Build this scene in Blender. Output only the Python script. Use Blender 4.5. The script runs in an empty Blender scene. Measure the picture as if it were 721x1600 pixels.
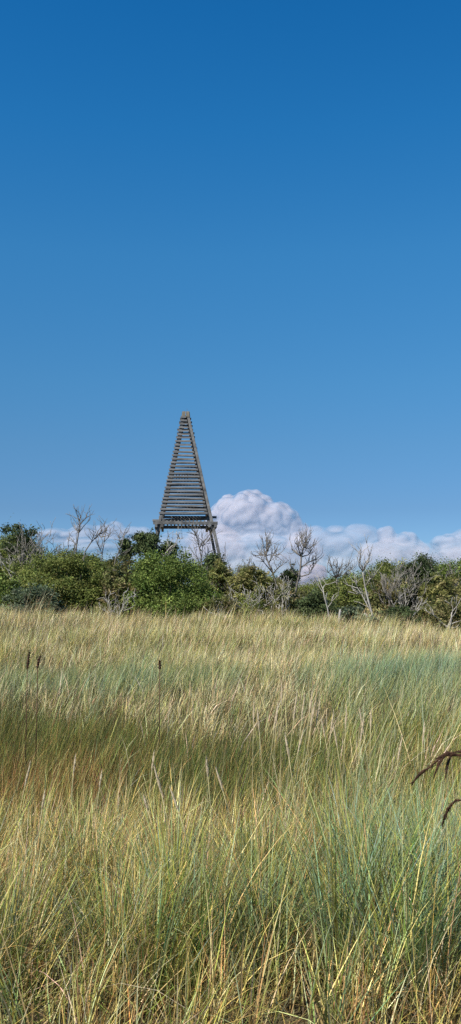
import bpy, bmesh, math, random
import numpy as np
from mathutils import Vector, Matrix

random.seed(7); R = np.random.default_rng(11)
SC = bpy.context.scene
COL = SC.collection
PI = math.pi

# ------------------------------------------------------------------ camera geometry
F = 1386.0; HORIZON = 930.0; EYE = 1.65
PITCH = math.atan((HORIZON - 800) / F)
cp, sp = math.cos(PITCH), math.sin(PITCH)


def at(px, py, Y):
    """world point at depth Y that the photograph shows at (px, py)"""
    cx, cy = (px - 360.5) / F, (800 - py) / F
    d = Vector((cx, cp - cy * sp, sp + cy * cp))
    return Vector((0, 0, EYE)) + d * (Y / d.y)


def ppm(Y):
    return F / Y


# ------------------------------------------------------------------ terrain
_PX = [-60, 0, 4.5, 6.5, 9.5, 13, 16, 20, 28, 34, 40, 50, 66, 80, 110, 200, 600, 6000]
_PH = [0, 0, 0.02, -0.2, -0.30, -0.30, -0.34, -0.30, -0.26, -0.08, 0.10, 0.3, 0.9, 1.5, 0.6, -0.5, -1.0, -1.0]


def sines(x, y, s, seed, n=6):
    r = np.random.default_rng(seed)
    out = 0
    for k in range(n):
        a = r.uniform(0, 2 * PI); f = s * r.uniform(.6, 1.9)
        out = out + np.sin((x * math.cos(a) + y * math.sin(a)) * f + r.uniform(0, 2 * PI))
    return out / math.sqrt(n / 2)


def ground(x, y):
    x = np.asarray(x, float); y = np.asarray(y, float)
    b = np.interp(y, _PX, _PH)
    far = np.clip((y - 14) / 16, 0, 1) * np.clip(1 - (y - 60) / 40, 0, 1)
    tilt = -0.034 * np.clip(x, -14, 14) * far
    n = sines(x, y, .55, 5) * .05 + sines(x, y, .38, 8) * .19 * np.clip((y - 24) / 10, 0, 1) * np.clip((60 - y) / 15, 0, 1) + sines(x, y, .2, 6) * .10 * np.clip(y / 12, 0, 1)
    return b + tilt + n * np.clip(1 - (y - 100) / 300, 0.2, 1)


def gz(x, y):
    return float(ground(x, y))


# ------------------------------------------------------------------ helpers
def link(o):
    COL.objects.link(o); return o


def thing(name, label, cat, loc=(0, 0, 0), rz=0.0, group=None):
    o = link(bpy.data.objects.new(name, None))
    o.location = loc; o.rotation_euler = (0, 0, rz); o.empty_display_size = .2
    tag(o, label, cat, group); return o


def tag(o, label=None, cat=None, group=None, kind=None):
    if label: o['label'] = label
    if cat: o['category'] = cat
    if group: o['group'] = group
    if kind: o['kind'] = kind
    return o


def mesh_obj(name, verts, faces, mat, parent=None, smooth=False, cols=None):
    me = bpy.data.meshes.new(name)
    me.from_pydata([tuple(v) for v in verts], [], [tuple(f) for f in faces])
    if cols is not None:
        a = me.attributes.new('Col', 'FLOAT_COLOR', 'POINT')
        a.data.foreach_set('color', np.asarray(cols, np.float32).ravel())
    if smooth: me.polygons.foreach_set('use_smooth', [True] * len(me.polygons))
    me.materials.append(mat)
    o = link(bpy.data.objects.new(name, me))
    if parent: o.parent = parent
    return o


def fast_mesh(name, V, quads=None, tris=None, cols=None, mat=None, parent=None):
    me = bpy.data.meshes.new(name)
    nq = 0 if quads is None else len(quads); nt = 0 if tris is None else len(tris)
    me.vertices.add(len(V)); me.vertices.foreach_set('co', V.astype(np.float32).ravel())
    me.loops.add(nq * 4 + nt * 3); me.polygons.add(nq + nt)
    li, st, to = [], [], []
    if nq: li.append(quads.ravel()); st.append(np.arange(nq) * 4); to.append(np.full(nq, 4))
    if nt: li.append(tris.ravel()); st.append(nq * 4 + np.arange(nt) * 3); to.append(np.full(nt, 3))
    me.loops.foreach_set('vertex_index', np.concatenate(li).astype(np.int32))
    me.polygons.foreach_set('loop_start', np.concatenate(st).astype(np.int32))
    me.polygons.foreach_set('loop_total', np.concatenate(to).astype(np.int32))
    me.polygons.foreach_set('use_smooth', np.ones(nq + nt, bool))
    if cols is not None:
        a = me.attributes.new('Col', 'FLOAT_COLOR', 'POINT')
        c = np.ones((len(V), 4), np.float32); c[:, :3] = cols
        a.data.foreach_set('color', c.ravel())
    me.update(calc_edges=True)
    me.materials.append(mat)
    o = link(bpy.data.objects.new(name, me))
    if parent: o.parent = parent
    return o


class MB:
    def __init__(s): s.v = []; s.f = []

    def box(s, c, ax, ay, az):
        """box centred at c with half-axis vectors"""
        c, ax, ay, az = Vector(c), Vector(ax), Vector(ay), Vector(az); b = len(s.v)
        for k in (-1, 1):
            for q in ((-1, -1), (1, -1), (1, 1), (-1, 1)):
                s.v.append(c + ax * q[0] + ay * q[1] + az * k)
        s.f += [tuple(b + i for i in q) for q in ((3, 2, 1, 0), (4, 5, 6, 7), (0, 1, 5, 4), (1, 2, 6, 5), (2, 3, 7, 6), (3, 0, 4, 7))]

    def bar(s, a, b, w, h, up=(0, 0, 1)):
        a, b = Vector(a), Vector(b); d = b - a
        x = d.normalized(); y = Vector(up).cross(x)
        y = y.normalized() if y.length > 1e-5 else Vector((1, 0, 0)); z = x.cross(y)
        s.box((a + b) / 2, d / 2, y * w / 2, z * h / 2)

    def tube(s, pts, rad, n=5):
        b0 = len(s.v); pts = [Vector(p) for p in pts]
        ref = Vector((.3, .9, .1))
        for i, p in enumerate(pts):
            d = (pts[min(i + 1, len(pts) - 1)] - pts[max(i - 1, 0)])
            d = d.normalized() if d.length > 1e-9 else Vector((0, 0, 1))
            u = d.cross(ref)
            if u.length < 1e-3: u = d.cross(Vector((1, 0, 0)))
            u.normalize(); w = d.cross(u)
            for k in range(n):
                a = 2 * PI * k / n
                s.v.append(p + (u * math.cos(a) + w * math.sin(a)) * rad[i])
        for i in range(len(pts) - 1):
            for k in range(n):
                a = b0 + i * n + k; c = b0 + i * n + (k + 1) % n
                s.f.append((a, c, c + n, a + n))
        s.f.append(tuple(b0 + k for k in reversed(range(n))))
        e = b0 + (len(pts) - 1) * n
        s.f.append(tuple(e + k for k in range(n)))

    def build(s, name, mat, parent=None, smooth=False, bevel=0):
        o = mesh_obj(name, s.v, s.f, mat, parent, smooth)
        if bevel:
            m = o.modifiers.new('bevel', 'BEVEL'); m.width = bevel; m.segments = 1; m.limit_method = 'ANGLE'
        return o


# ------------------------------------------------------------------ materials
def new_mat(name):
    m = bpy.data.materials.new(name); m.use_nodes = True
    nt = m.node_tree; nt.nodes.clear()
    return m, nt, nt.nodes.new('ShaderNodeOutputMaterial')


def leaf_mat(name, trans=.3, rough=.55, spec=.3, noise=.25, scale=9.0):
    m, nt, out = new_mat(name); N = nt.nodes.new; L = nt.links.new
    at_ = N('ShaderNodeAttribute'); at_.attribute_name = 'Col'
    tc = N('ShaderNodeTexCoord'); no = N('ShaderNodeTexNoise'); no.inputs['Scale'].default_value = scale
    L(tc.outputs['Object'], no.inputs['Vector'])
    mr = N('ShaderNodeMapRange'); mr.inputs[1].default_value = .3; mr.inputs[2].default_value = .7
    mr.inputs[3].default_value = 1 - noise; mr.inputs[4].default_value = 1 + noise
    L(no.outputs['Fac'], mr.inputs[0])
    mx = N('ShaderNodeVectorMath'); mx.operation = 'SCALE'
    L(at_.outputs['Color'], mx.inputs[0]); L(mr.outputs[0], mx.inputs['Scale'])
    p = N('ShaderNodeBsdfPrincipled'); p.inputs['Roughness'].default_value = rough
    p.inputs['Specular IOR Level'].default_value = spec
    t = N('ShaderNodeBsdfTranslucent'); ms = N('ShaderNodeMixShader'); ms.inputs[0].default_value = trans
    L(mx.outputs[0], p.inputs['Base Color']); L(mx.outputs[0], t.inputs['Color'])
    L(p.outputs[0], ms.inputs[1]); L(t.outputs[0], ms.inputs[2]); L(ms.outputs[0], out.inputs['Surface'])
    return m


def wood_mat(name, c1, c2, scale=(3, 3, 14), rough=.85, bump=.4, contrast=(.35, .68)):
    m, nt, out = new_mat(name); N = nt.nodes.new; L = nt.links.new
    tc = N('ShaderNodeTexCoord'); mp = N('ShaderNodeMapping'); mp.inputs['Scale'].default_value = scale
    no = N('ShaderNodeTexNoise'); no.inputs['Scale'].default_value = 1; no.inputs['Detail'].default_value = 6; no.inputs['Roughness'].default_value = .65
    cr = N('ShaderNodeValToRGB')
    cr.color_ramp.elements[0].position, cr.color_ramp.elements[1].position = contrast
    cr.color_ramp.elements[0].color = (*c1, 1); cr.color_ramp.elements[1].color = (*c2, 1)
    p = N('ShaderNodeBsdfPrincipled'); p.inputs['Roughness'].default_value = rough; p.inputs['Specular IOR Level'].default_value = .2
    b = N('ShaderNodeBump'); b.inputs['Strength'].default_value = bump; b.inputs['Distance'].default_value = .02
    L(tc.outputs['Object'], mp.inputs[0]); L(mp.outputs[0], no.inputs['Vector']); L(no.outputs['Fac'], cr.inputs[0])
    L(cr.outputs[0], p.inputs['Base Color']); L(no.outputs['Fac'], b.inputs['Height']); L(b.outputs[0], p.inputs['Normal'])
    L(p.outputs[0], out.inputs['Surface'])
    return m


M_GRASS = leaf_mat('grass_blade', .14, .5, .3, .15, 3.0)
M_LEAF = leaf_mat('shrub_leaf', .3, .6, .15, .25, 1.2)
M_PINE = leaf_mat('pine_needle', .2, .7, .1, .2, 1.5)
M_WOOD = wood_mat('weathered_timber', (.08, .077, .072), (.225, .22, .205), (2.2, 2.2, 2.2))
M_SLAT = wood_mat('weathered_slat', (.085, .085, .083), (.225, .223, .218), (.9, 9, 9))
M_CAP = wood_mat('pale_cap_board', (.14, .12, .085), (.30, .265, .205), (8, 8, 1.5))
M_ROD = wood_mat('rusty_rod', (.10, .06, .04), (.2, .14, .1))
M_DEAD = wood_mat('bleached_dead_wood', (.22, .195, .16), (.50, .46, .40), (5, 5, 2), contrast=(.3, .6))
M_DEADG = wood_mat('grey_dead_wood', (.15, .13, .105), (.36, .325, .275), (5, 5, 2), contrast=(.3, .6))
M_TWIG = wood_mat('dark_bare_twig', (.10, .086, .07), (.265, .235, .195), (5, 5, 2), contrast=(.3, .6))
M_BARK = wood_mat('grey_brown_bark', (.06, .05, .04), (.18, .155, .125), (6, 6, 3))
M_SPIKE = wood_mat('seed_spike', (.46, .35, .2), (.68, .56, .38), (40, 40, 12), contrast=(.3, .65))
M_STEM = wood_mat('dry_stem', (.34, .29, .13), (.54, .46, .25), (30, 30, 6))
M_DARKSEED = wood_mat('dark_seed_head', (.032, .018, .012), (.13, .065, .035), (60, 60, 60), bump=.8)
M_DARKSTEM = wood_mat('brown_stalk', (.07, .035, .02), (.16, .09, .05), (30, 30, 6))

# ground: sandy dune soil with thatch
m, nt, out = new_mat('dune_soil'); N = nt.nodes.new; L = nt.links.new
tc = N('ShaderNodeTexCoord'); n1 = N('ShaderNodeTexNoise'); n1.inputs['Scale'].default_value = .5; n1.inputs['Detail'].default_value = 8
n2 = N('ShaderNodeTexNoise'); n2.inputs['Scale'].default_value = 18; n2.inputs['Detail'].default_value = 6
L(tc.outputs['Object'], n1.inputs['Vector']); L(tc.outputs['Object'], n2.inputs['Vector'])
mxf = N('ShaderNodeMath'); mxf.operation = 'MULTIPLY_ADD'; mxf.inputs[1].default_value = .5
L(n1.outputs['Fac'], mxf.inputs[0])
half = N('ShaderNodeMath'); half.operation = 'MULTIPLY'; half.inputs[1].default_value = .5
L(n2.outputs['Fac'], half.inputs[0]); L(half.outputs[0], mxf.inputs[2])
cr = N('ShaderNodeValToRGB'); cr.color_ramp.elements[0].position = .36; cr.color_ramp.elements[1].position = .66
cr.color_ramp.elements[0].color = (.045, .035, .02, 1); cr.color_ramp.elements[1].color = (.17, .135, .075, 1)
L(mxf.outputs[0], cr.inputs[0])
p = N('ShaderNodeBsdfPrincipled'); p.inputs['Roughness'].default_value = .95; p.inputs['Specular IOR Level'].default_value = .1
bp = N('ShaderNodeBump'); bp.inputs['Strength'].default_value = .7; bp.inputs['Distance'].default_value = .03
L(n2.outputs['Fac'], bp.inputs['Height']); L(bp.outputs[0], p.inputs['Normal'])
L(cr.outputs[0], p.inputs['Base Color']); L(p.outputs[0], out.inputs['Surface'])
M_SOIL = m


# ------------------------------------------------------------------ ground sheet
def axis(lims):
    o = []
    for a, b, s in lims: o += list(np.arange(a, b, s))
    return np.array(o + [lims[-1][1]])


gx = axis([(-6000, -600, 600), (-600, -60, 60), (-60, 60, 1.0), (60, 600, 60), (600, 6000, 600)])
gy = axis([(-600, -60, 60), (-60, 0, 4), (0, 60, .5), (60, 200, 4), (200, 600, 50), (600, 12000, 1000)])
X, Yg = np.meshgrid(gx, gy)
Z = ground(X, Yg)
V = np.stack([X, Yg, Z], -1).reshape(-1, 3)
nx = len(gx); ii = np.arange(len(V)).reshape(len(gy), nx)
Q = np.stack([ii[:-1, :-1], ii[:-1, 1:], ii[1:, 1:], ii[1:, :-1]], -1).reshape(-1, 4)
tag(fast_mesh('ground', V, Q, mat=M_SOIL), 'sandy dune ground under the grass and scrub', 'ground', kind='structure')


# ------------------------------------------------------------------ grass
def wedge(n, d0, d1, k=.36, extra=1.5):
    d = np.sqrt(R.uniform(d0 * d0, d1 * d1, n * 2)); d = d[:n]
    x = R.uniform(-1, 1, n) * (k * d + extra)
    return x, d


def area(d0, d1, k=.36, extra=1.5):
    return k * (d1 * d1 - d0 * d0) + 2 * extra * (d1 - d0)


def pal(n, cols, weights, jit=.14):
    cols = np.array(cols, float); w = np.array(weights, float)
    if w.ndim == 1: w = np.tile(w, (n, 1))
    w = w / w.sum(1, keepdims=True); u = R.random((n, 1)); i = (np.cumsum(w, 1) < u).sum(1).clip(0, len(cols) - 1)
    c = cols[i] * np.exp(R.normal(0, jit, (n, 1))) * np.exp(R.normal(0, jit * .35, (n, 3)))
    return c


class Grass:
    def __init__(s): s.V = []; s.Q = []; s.T = []; s.C = []; s.n = 0

    def add(s, x, y, z, length, width, az, th0, bend, col, rootcol, S=3, tipcol=None):
        n = len(x); P = np.stack([x, y, z], -1).astype(float)
        wr = az + PI / 2 + R.normal(0, .6, n)
        W = np.stack([np.cos(wr), np.sin(wr), np.zeros(n)], -1)
        rows = []; cols = []
        for i in range(S + 1):
            t = i / S
            wf = width * (1 - t ** 1.6) * .5 if i < S else width * 0
            if i < S:
                rows.append(P - W * wf[:, None]); rows.append(P + W * wf[:, None])
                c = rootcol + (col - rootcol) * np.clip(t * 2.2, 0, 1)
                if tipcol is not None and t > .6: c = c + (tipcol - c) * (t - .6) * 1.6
                cols += [c, c]
            else:
                rows.append(P); cols.append(col if tipcol is None else (col + tipcol) / 2)
            th = th0 + bend * ((i + .5) / S) ** 1.3
            st = np.stack([np.cos(az) * np.sin(th), np.sin(az) * np.sin(th), np.cos(th)], -1)
            P = P + st * (length / S)[:, None]
        m = 2 * S + 1
        A = np.stack(rows, 1).reshape(-1, 3); C = np.stack(cols, 1).reshape(-1, 3)
        b = s.n + np.arange(n)[:, None] * m
        for i in range(S - 1):
            s.Q.append(b + np.array([[2 * i, 2 * i + 1, 2 * i + 3, 2 * i + 2]]))
        s.T.append(b + np.array([[2 * S - 2, 2 * S - 1, 2 * S]]))
        s.V.append(A); s.C.append(C); s.n += len(A)

    def build(s, name, label, cat, mat=M_GRASS):
        o = fast_mesh(name, np.concatenate(s.V), np.concatenate(s.Q), np.concatenate(s.T), np.concatenate(s.C), mat)
        tag(o, label, cat, kind='stuff'); return o


STRAW = (.64, .475, .165); PALE = (.72, .62, .34); BROWN = (.29, .165, .06); RED = (.36, .17, .055)
MARRAM = (.235, .295, .125); GREEN = (.215, .265, .055); DARKG = (.085, .12, .03); OLIVE = (.38, .345, .075)
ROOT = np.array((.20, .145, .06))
WIND = 0.25   # the wind leans everything a little to the right (azimuth 0 = +x)


def scatter_tufts(d0, d1, density, keep, per, spread):
    n = int(area(d0, d1) * density); x, y = wedge(n, d0, d1)
    k = R.random(n) < keep(x, y); x, y = x[k], y[k]
    c = R.poisson(per, len(x)).clip(1, None); idx = np.repeat(np.arange(len(x)), c)
    a = R.uniform(0, 2 * PI, len(idx)); r = np.abs(R.normal(0, 1, len(idx))) * spread
    return x[idx] + np.cos(a) * r, y[idx] + np.sin(a) * r, idx, x, y


def lean(az_n, th_s, n, wind=WIND):
    """random lean plus wind bias -> azimuth, angle"""
    a = R.uniform(0, 2 * PI, n); t = np.abs(R.normal(0, th_s, n))
    lx = np.cos(a) * t + wind * R.uniform(.2, 1.4, n); ly = np.sin(a) * t
    return np.arctan2(ly, lx), np.hypot(lx, ly)


def sstep(a, b, x):
    t = np.clip((x - a) / (b - a), 0, 1); return t * t * (3 - 2 * t)


def scr(x, d):
    """lateral position as a fraction of the half width seen at that distance (-1 left .. 1 right)"""
    return x / (.26 * d)


def blue_zone(x, d):
    """where blue-green marram grows"""
    s = scr(x, d); n = sines(x, d, .5, 21); d = d + np.clip(d - 6, 0, 4) / 4 * (1.1 * sines(x, d, .45, 22) + .7 * sines(x, d, 1.1, 23))
    near = (sstep(.05, .7, s + .25 * n) * .9 + .04 + .2 * sstep(-.2, .6, sines(x, d, 1.5, 24))) * (d < 7.5)
    mid = sstep(12.5, 14, d) * (1 - sstep(18, 21, d)) * (sstep(-.35, .1, -s) * .8 + .2)
    rt = sstep(10, 12, d) * (1 - sstep(20, 24, d)) * sstep(.15, .6, s + .15 * n)
    return np.clip(near + mid + rt, 0, 1)


def hollow(x, d):
    s = scr(x, d); return sstep(6.5, 7.8, d) * (1 - .45 * sstep(.1, .6, s)) * (1 - sstep(11.6, 13.8, d + sines(x, d, .5, 31) * 1.3 + sines(x, d, 1.4, 32) * .8 + np.clip(s, 0, 1) * 1.0))


def edge(y):
    """low trodden growth by the path side, full height a step further in"""
    return .44 + .56 * sstep(2.5, 3.4, y)


# --- marram tufts
g = Grass()
x, y, ti, tx, ty = scatter_tufts(2.5, 7.2, 5.2, lambda x, y: (.10 + .75 * blue_zone(x, y)) * (1 - .9 * hollow(x, y)), 64, .07)
n = len(x); tl = np.exp(R.normal(0, .14, len(tx)))[ti]; tg = R.random(len(tx))[ti]
tlean = R.normal(.05, .22, len(tx))[ti]
az, th = lean(0, .28, n, .12)
lx = np.cos(az) * th + tlean; ly = np.sin(az) * th; az, th = np.arctan2(ly, lx), np.hypot(lx, ly)
c = pal(n, [MARRAM, GREEN, STRAW, OLIVE, PALE], np.stack([.40 + .3 * tg, .42 - .2 * tg, np.full(n, .10), np.full(n, .14), np.full(n, .05)], 1), .36)
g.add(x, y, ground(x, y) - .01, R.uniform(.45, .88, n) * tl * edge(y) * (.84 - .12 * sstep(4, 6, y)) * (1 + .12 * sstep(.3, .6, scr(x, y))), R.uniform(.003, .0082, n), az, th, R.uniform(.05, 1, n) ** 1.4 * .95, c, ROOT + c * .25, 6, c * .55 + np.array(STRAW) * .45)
TUS = [(.74, 3.55), (.98, 3.7), (.60, 3.95), (.86, 4.2), (1.08, 4.6), (.46, 3.75), (1.22, 3.9), (.68, 4.7), (-.32, 3.6), (-.5, 3.85), (-.12, 3.75), (-.24, 4.3), (-.95, 3.7), (-1.15, 4.4),
       (.12, 4.9), (.5, 5.3), (.84, 5.6), (-.62, 4.9), (.16, 3.9), (1.35, 5.0)]
for (f_, d_) in TUS:
    n = 380 if f_ > .4 else 300; cx_ = f_ * .26 * d_; tall = R.uniform(.86, 1.1)
    a_ = R.uniform(0, 2 * PI, n); r_ = np.abs(R.normal(0, .085, n)); x = cx_ + np.cos(a_) * r_; y = d_ + np.sin(a_) * r_
    th = r_ * 2.8 + np.abs(R.normal(0, .2, n)); lx = np.cos(a_) * th + R.uniform(-.05, .2, n); ly = np.sin(a_) * th
    tint = R.uniform(.85, 1.1)
    c = pal(n, [MARRAM, GREEN, (.215, .32, .20), OLIVE, STRAW], [.45, .32, .32, .1, .08] if f_ > .4 else [.35, .4, .14, .2, .14], .36) * tint
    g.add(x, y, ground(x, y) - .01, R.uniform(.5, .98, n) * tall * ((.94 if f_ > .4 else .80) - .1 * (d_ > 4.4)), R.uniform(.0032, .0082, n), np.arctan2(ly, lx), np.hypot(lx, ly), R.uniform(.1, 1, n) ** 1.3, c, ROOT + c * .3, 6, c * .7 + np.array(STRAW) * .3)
x, y, ti, tx, ty = scatter_tufts(7.2, 25, 5.0, lambda x, y: (.04 + .96 * blue_zone(x, y)) * (1 - .8 * hollow(x, y)), 46, .13)
n = len(x); tl = np.exp(R.normal(0, .16, len(tx)))[ti]
az, th = lean(0, .24, n)
c = pal(n, [MARRAM, (.27, .33, .18), GREEN, OLIVE, PALE], [.5, .2, .2, .12, .1])
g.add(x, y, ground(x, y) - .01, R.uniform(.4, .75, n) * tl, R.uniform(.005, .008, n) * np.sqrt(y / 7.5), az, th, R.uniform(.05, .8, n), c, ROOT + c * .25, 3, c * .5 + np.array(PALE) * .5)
x, y, ti, tx, ty = scatter_tufts(13.5, 21, 5.0, lambda x, y: np.exp(-((scr(x, y) - .78) / .26) ** 2 - ((y - 17) / 2.6) ** 2) + .3 * np.exp(-((scr(x, y) + .55) / .4) ** 2 - ((y - 15) / 1.3) ** 2), 60, .16)
n = len(x); tl = np.exp(R.normal(0, .16, len(tx)))[ti]; az, th = lean(0, .26, n)
c = pal(n, [MARRAM, (.25, .335, .21), (.16, .23, .12)], [.4, .35, .25], .3)
g.add(x, y, ground(x, y) - .01, R.uniform(.5, .9, n) * tl, R.uniform(.007, .012, n), az, th, R.uniform(.05, .8, n), c, ROOT + c * .25, 3)
g.build('marram_grass', 'blue green marram grass in arching tufts across the meadow', 'grass')

# --- straw and green meadow grass
g = Grass()
def straw(d0, d1, tden, per, spread, uden, S, lo, hi, wlo, whi, near):
    xs, ys, hs, cb = [], [], [], []
    x, y, ti, tx, ty = scatter_tufts(d0, d1, tden, lambda x, y: 1 + 0 * x, per, spread)
    xs.append(x); ys.append(y); hs.append(np.exp(R.normal(0, .16 if near else .2, len(tx)))[ti]); cb.append(R.normal(0, 1, len(tx))[ti])
    n = int(area(d0, d1) * uden); x, y = wedge(n, d0, d1); xs.append(x); ys.append(y); hs.append(np.full(n, .85)); cb.append(R.normal(0, .7, n))
    x, y, h, b = [np.concatenate(q) for q in (xs, ys, hs, cb)]
    hz = hollow(x, y); bz = blue_zone(x, y)
    k = R.random(len(x)) < (1 - (.75 if near else .95) * hz) * (1 - (.6 if near else .82) * bz); x, y, h, b = x[k], y[k], h[k], b[k]; n = len(x)
    s_ = scr(x, y); far = sstep(16, 26, y)
    pt = np.clip((sines(x, y, 1.6, 41) if near else sines(x, y, .45, 42) + .8 * sines(x, y, 1.1, 43)) * .7 + b * .8 - (0 if near else .35), -2.2, 2.2)
    az, th = lean(0, .29 if near else .25, n, .10 if near else .2)
    w = np.stack([.46 + .12 * pt + .1 * far, .24 + .09 * pt + .14 * far, .20 + .05 * pt - .09 * far, .11 - .08 * pt - .03 * far, .26 - .15 * pt - .02 * far], 1).clip(.015)
    if near: w[:, :2] *= (1 + .7 * sstep(-.1, .5, .25 - s_))[:, None]
    c = pal(n, [STRAW, PALE, BROWN, GREEN, OLIVE] if near else [(.60, .49, .23), (.70, .62, .38), (.36, .27, .13), (.22, .28, .08), (.42, .40, .12)], w, .36 if near else .3) * np.exp(.10 * b)[:, None]
    shady = R.random(n) < np.where(y > 16, .04, .12); c[shady] = np.array((.085, .07, .03)) * np.exp(R.normal(0, .3, (shady.sum(), 1)))   # near-black blades: shade among the stalks painted into their colour
    ln = R.uniform(lo, hi, n) * h
    if near: ln = ln * edge(y) * (1 - .10 * sstep(4.4, 6, y) * sstep(-.6, .1, -s_))
    else: ln = ln * (.8 + .15 * far)
    wd = R.uniform(wlo, whi, n) * (1 if near else np.sqrt(y / 7.5))
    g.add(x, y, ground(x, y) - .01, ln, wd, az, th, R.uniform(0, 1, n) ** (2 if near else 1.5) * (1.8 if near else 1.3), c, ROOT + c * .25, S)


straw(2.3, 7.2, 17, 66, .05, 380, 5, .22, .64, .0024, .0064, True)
d0, d1 = 2.0, 7.2
# broken dead thatch lying low
n = int(area(d0, d1) * (420)); x, y = wedge(n, d0, d1); az = R.uniform(0, 2 * PI, n)
c = pal(n, [STRAW, PALE, BROWN, GREEN, OLIVE], [.4, .15, .35, .25, .2], .3)
g.add(x, y, ground(x, y) + R.uniform(0, .16, n), R.uniform(.12, .4, n), R.uniform(.0025, .005, n), az, R.uniform(.6, 1.5, n), R.uniform(0, .5, n), c, c, 2)
# beyond the hollow: straw slope
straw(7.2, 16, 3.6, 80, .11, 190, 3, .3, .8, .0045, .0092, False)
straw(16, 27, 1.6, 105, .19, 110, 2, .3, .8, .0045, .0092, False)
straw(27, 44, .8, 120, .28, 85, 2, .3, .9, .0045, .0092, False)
# tall feathery heads along the crest, in front of the scrub
n = 8200; y = R.uniform(30, 42, n); x = R.uniform(-1, 1, n) * .34 * y
k = R.random(n) < sstep(-.6, .9, sines(x, y, .5, 51)) * (.35 + .65 * sstep(-.1, .6, -scr(x, y))); x, y = x[k], y[k]; n = len(x)
az, th = lean(0, .12, n, .2)
c = pal(n, [PALE, STRAW, (.5, .36, .24)], [.4, .3, .3])
g.add(x, y, ground(x, y), R.uniform(.6, 1.15, n) * (1 + .18 * sines(x, y, 1.3, 52)), R.uniform(.012, .026, n), az, th, R.uniform(.1, .7, n), c, c * .9, 3)
x, y, ti, tx, ty = scatter_tufts(35, 41.5, .5, lambda x, y: .25 + .5 * sstep(-.2, .8, sines(x, y, .45, 53)), 55, .26)
n = len(x); tl = np.exp(R.normal(0, .22, len(tx)))[ti]; az, th = lean(0, .2, n)
c = pal(n, [(.59, .475, .225), PALE, (.45, .30, .17), OLIVE], [.4, .25, .3, .2], .25)
g.add(x, y, ground(x, y), R.uniform(.6, 1.15, n) * tl, R.uniform(.011, .02, n), az, th, R.uniform(.1, .8, n), c, ROOT + c * .3, 3)
x, y, ti, tx, ty = scatter_tufts(19, 41, .8, lambda x, y: .5 + 0 * x, 40, .22)
n = len(x); tl = np.exp(R.normal(0, .15, len(tx)))[ti]; tc_ = R.random(len(tx))[ti]; az, th = lean(0, .25, n)
c = pal(n, [OLIVE, GREEN, STRAW, PALE], np.stack([.5 - .3 * tc_, .3 - .25 * tc_, .2 + .1 * tc_, .1 + .5 * tc_], 1), .15)
g.add(x, y, ground(x, y), R.uniform(.5, .95, n) * tl, R.uniform(.009, .015, n), az, th, R.uniform(.1, .9, n), c, ROOT + c * .3, 3)
g.build('dry_grass', 'straw coloured and olive meadow grass covering the dune slope', 'grass')

# --- short dark sedge in the hollow
g = Grass()
n = int(area(5.8, 14.5) * 1500); x, y = wedge(n, 5.8, 14.5)
k = R.random(n) < hollow(x, y) + .04; x, y = x[k], y[k]; n = len(x)
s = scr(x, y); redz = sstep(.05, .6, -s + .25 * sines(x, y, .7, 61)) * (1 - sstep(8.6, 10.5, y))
pt = sines(x, y, 1.0, 62)
w = np.stack([.40 - .25 * redz + .1 * pt, .30 - .15 * redz, .22 + .1 * redz - .08 * pt, .05 + .5 * redz, .10 + .1 * redz], 1).clip(.02)
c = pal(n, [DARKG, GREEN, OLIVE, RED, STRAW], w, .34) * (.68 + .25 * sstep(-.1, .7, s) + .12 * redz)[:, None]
az, th = lean(0, .2, n, .18)
g.add(x, y, ground(x, y) - .01, R.uniform(.2, .5, n), R.uniform(.0035, .006, n), az, th, R.uniform(0, .8, n), c, ROOT * .8 + c * .2, 3)
g.build('sedge', 'short dark green and rusty red sedge filling the hollow', 'sedge')

# ------------------------------------------------------------------ seed stalks of the foreground marram
def lathe(mb, pts, prof, n=6): mb.tube(pts, prof, n)


def stalk_proto(kind, curve, hl):
    t = thing('seed_stalk', 'x', 'grass stalk')
    pts = [Vector((curve * (i / 6) ** 2, 0, i / 6 * (1 - hl))) for i in range(7)]
    a = MB(); a.tube(pts, [.0017] * 7, 5); a.build('stem', M_STEM, t, True)
    hp = []; base = pts[-1]; d = (pts[-1] - pts[-2]).normalized()
    for i in range(8): hp.append(base + d * hl * i / 7 + Vector((curve * .25 * (i / 7) ** 2 * hl, 0, 0)))
    b = MB(); b.tube(hp, [.0015, .0034, .0042, .0045, .0042, .0036, .0024, .0008], 7)
    # fringe of awns so that the spike is not a smooth spindle
    for i in range(46):
        q = random.random(); c = base + d * hl * q; a_ = random.uniform(0, 2 * PI); r0 = .005 * math.sin(PI * min(.95, q + .08))
        o = Vector((math.cos(a_), math.sin(a_), 0))
        b.tube([c + o * r0 * .6, c + o * (r0 + .0025) + d * .016], [.0011, .0003], 3)
    b.build('seed_head', M_SPIKE, t, False)
    return t


def copy_tree(o):
    c = o.copy(); link(c)
    for ch in o.children:
        d = ch.copy(); link(d); d.parent = c
    return c


protos = [stalk_proto('a', .05, .12), stalk_proto('b', .10, .14), stalk_proto('c', .02, .10)]
proto_used = [False] * 3


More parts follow.
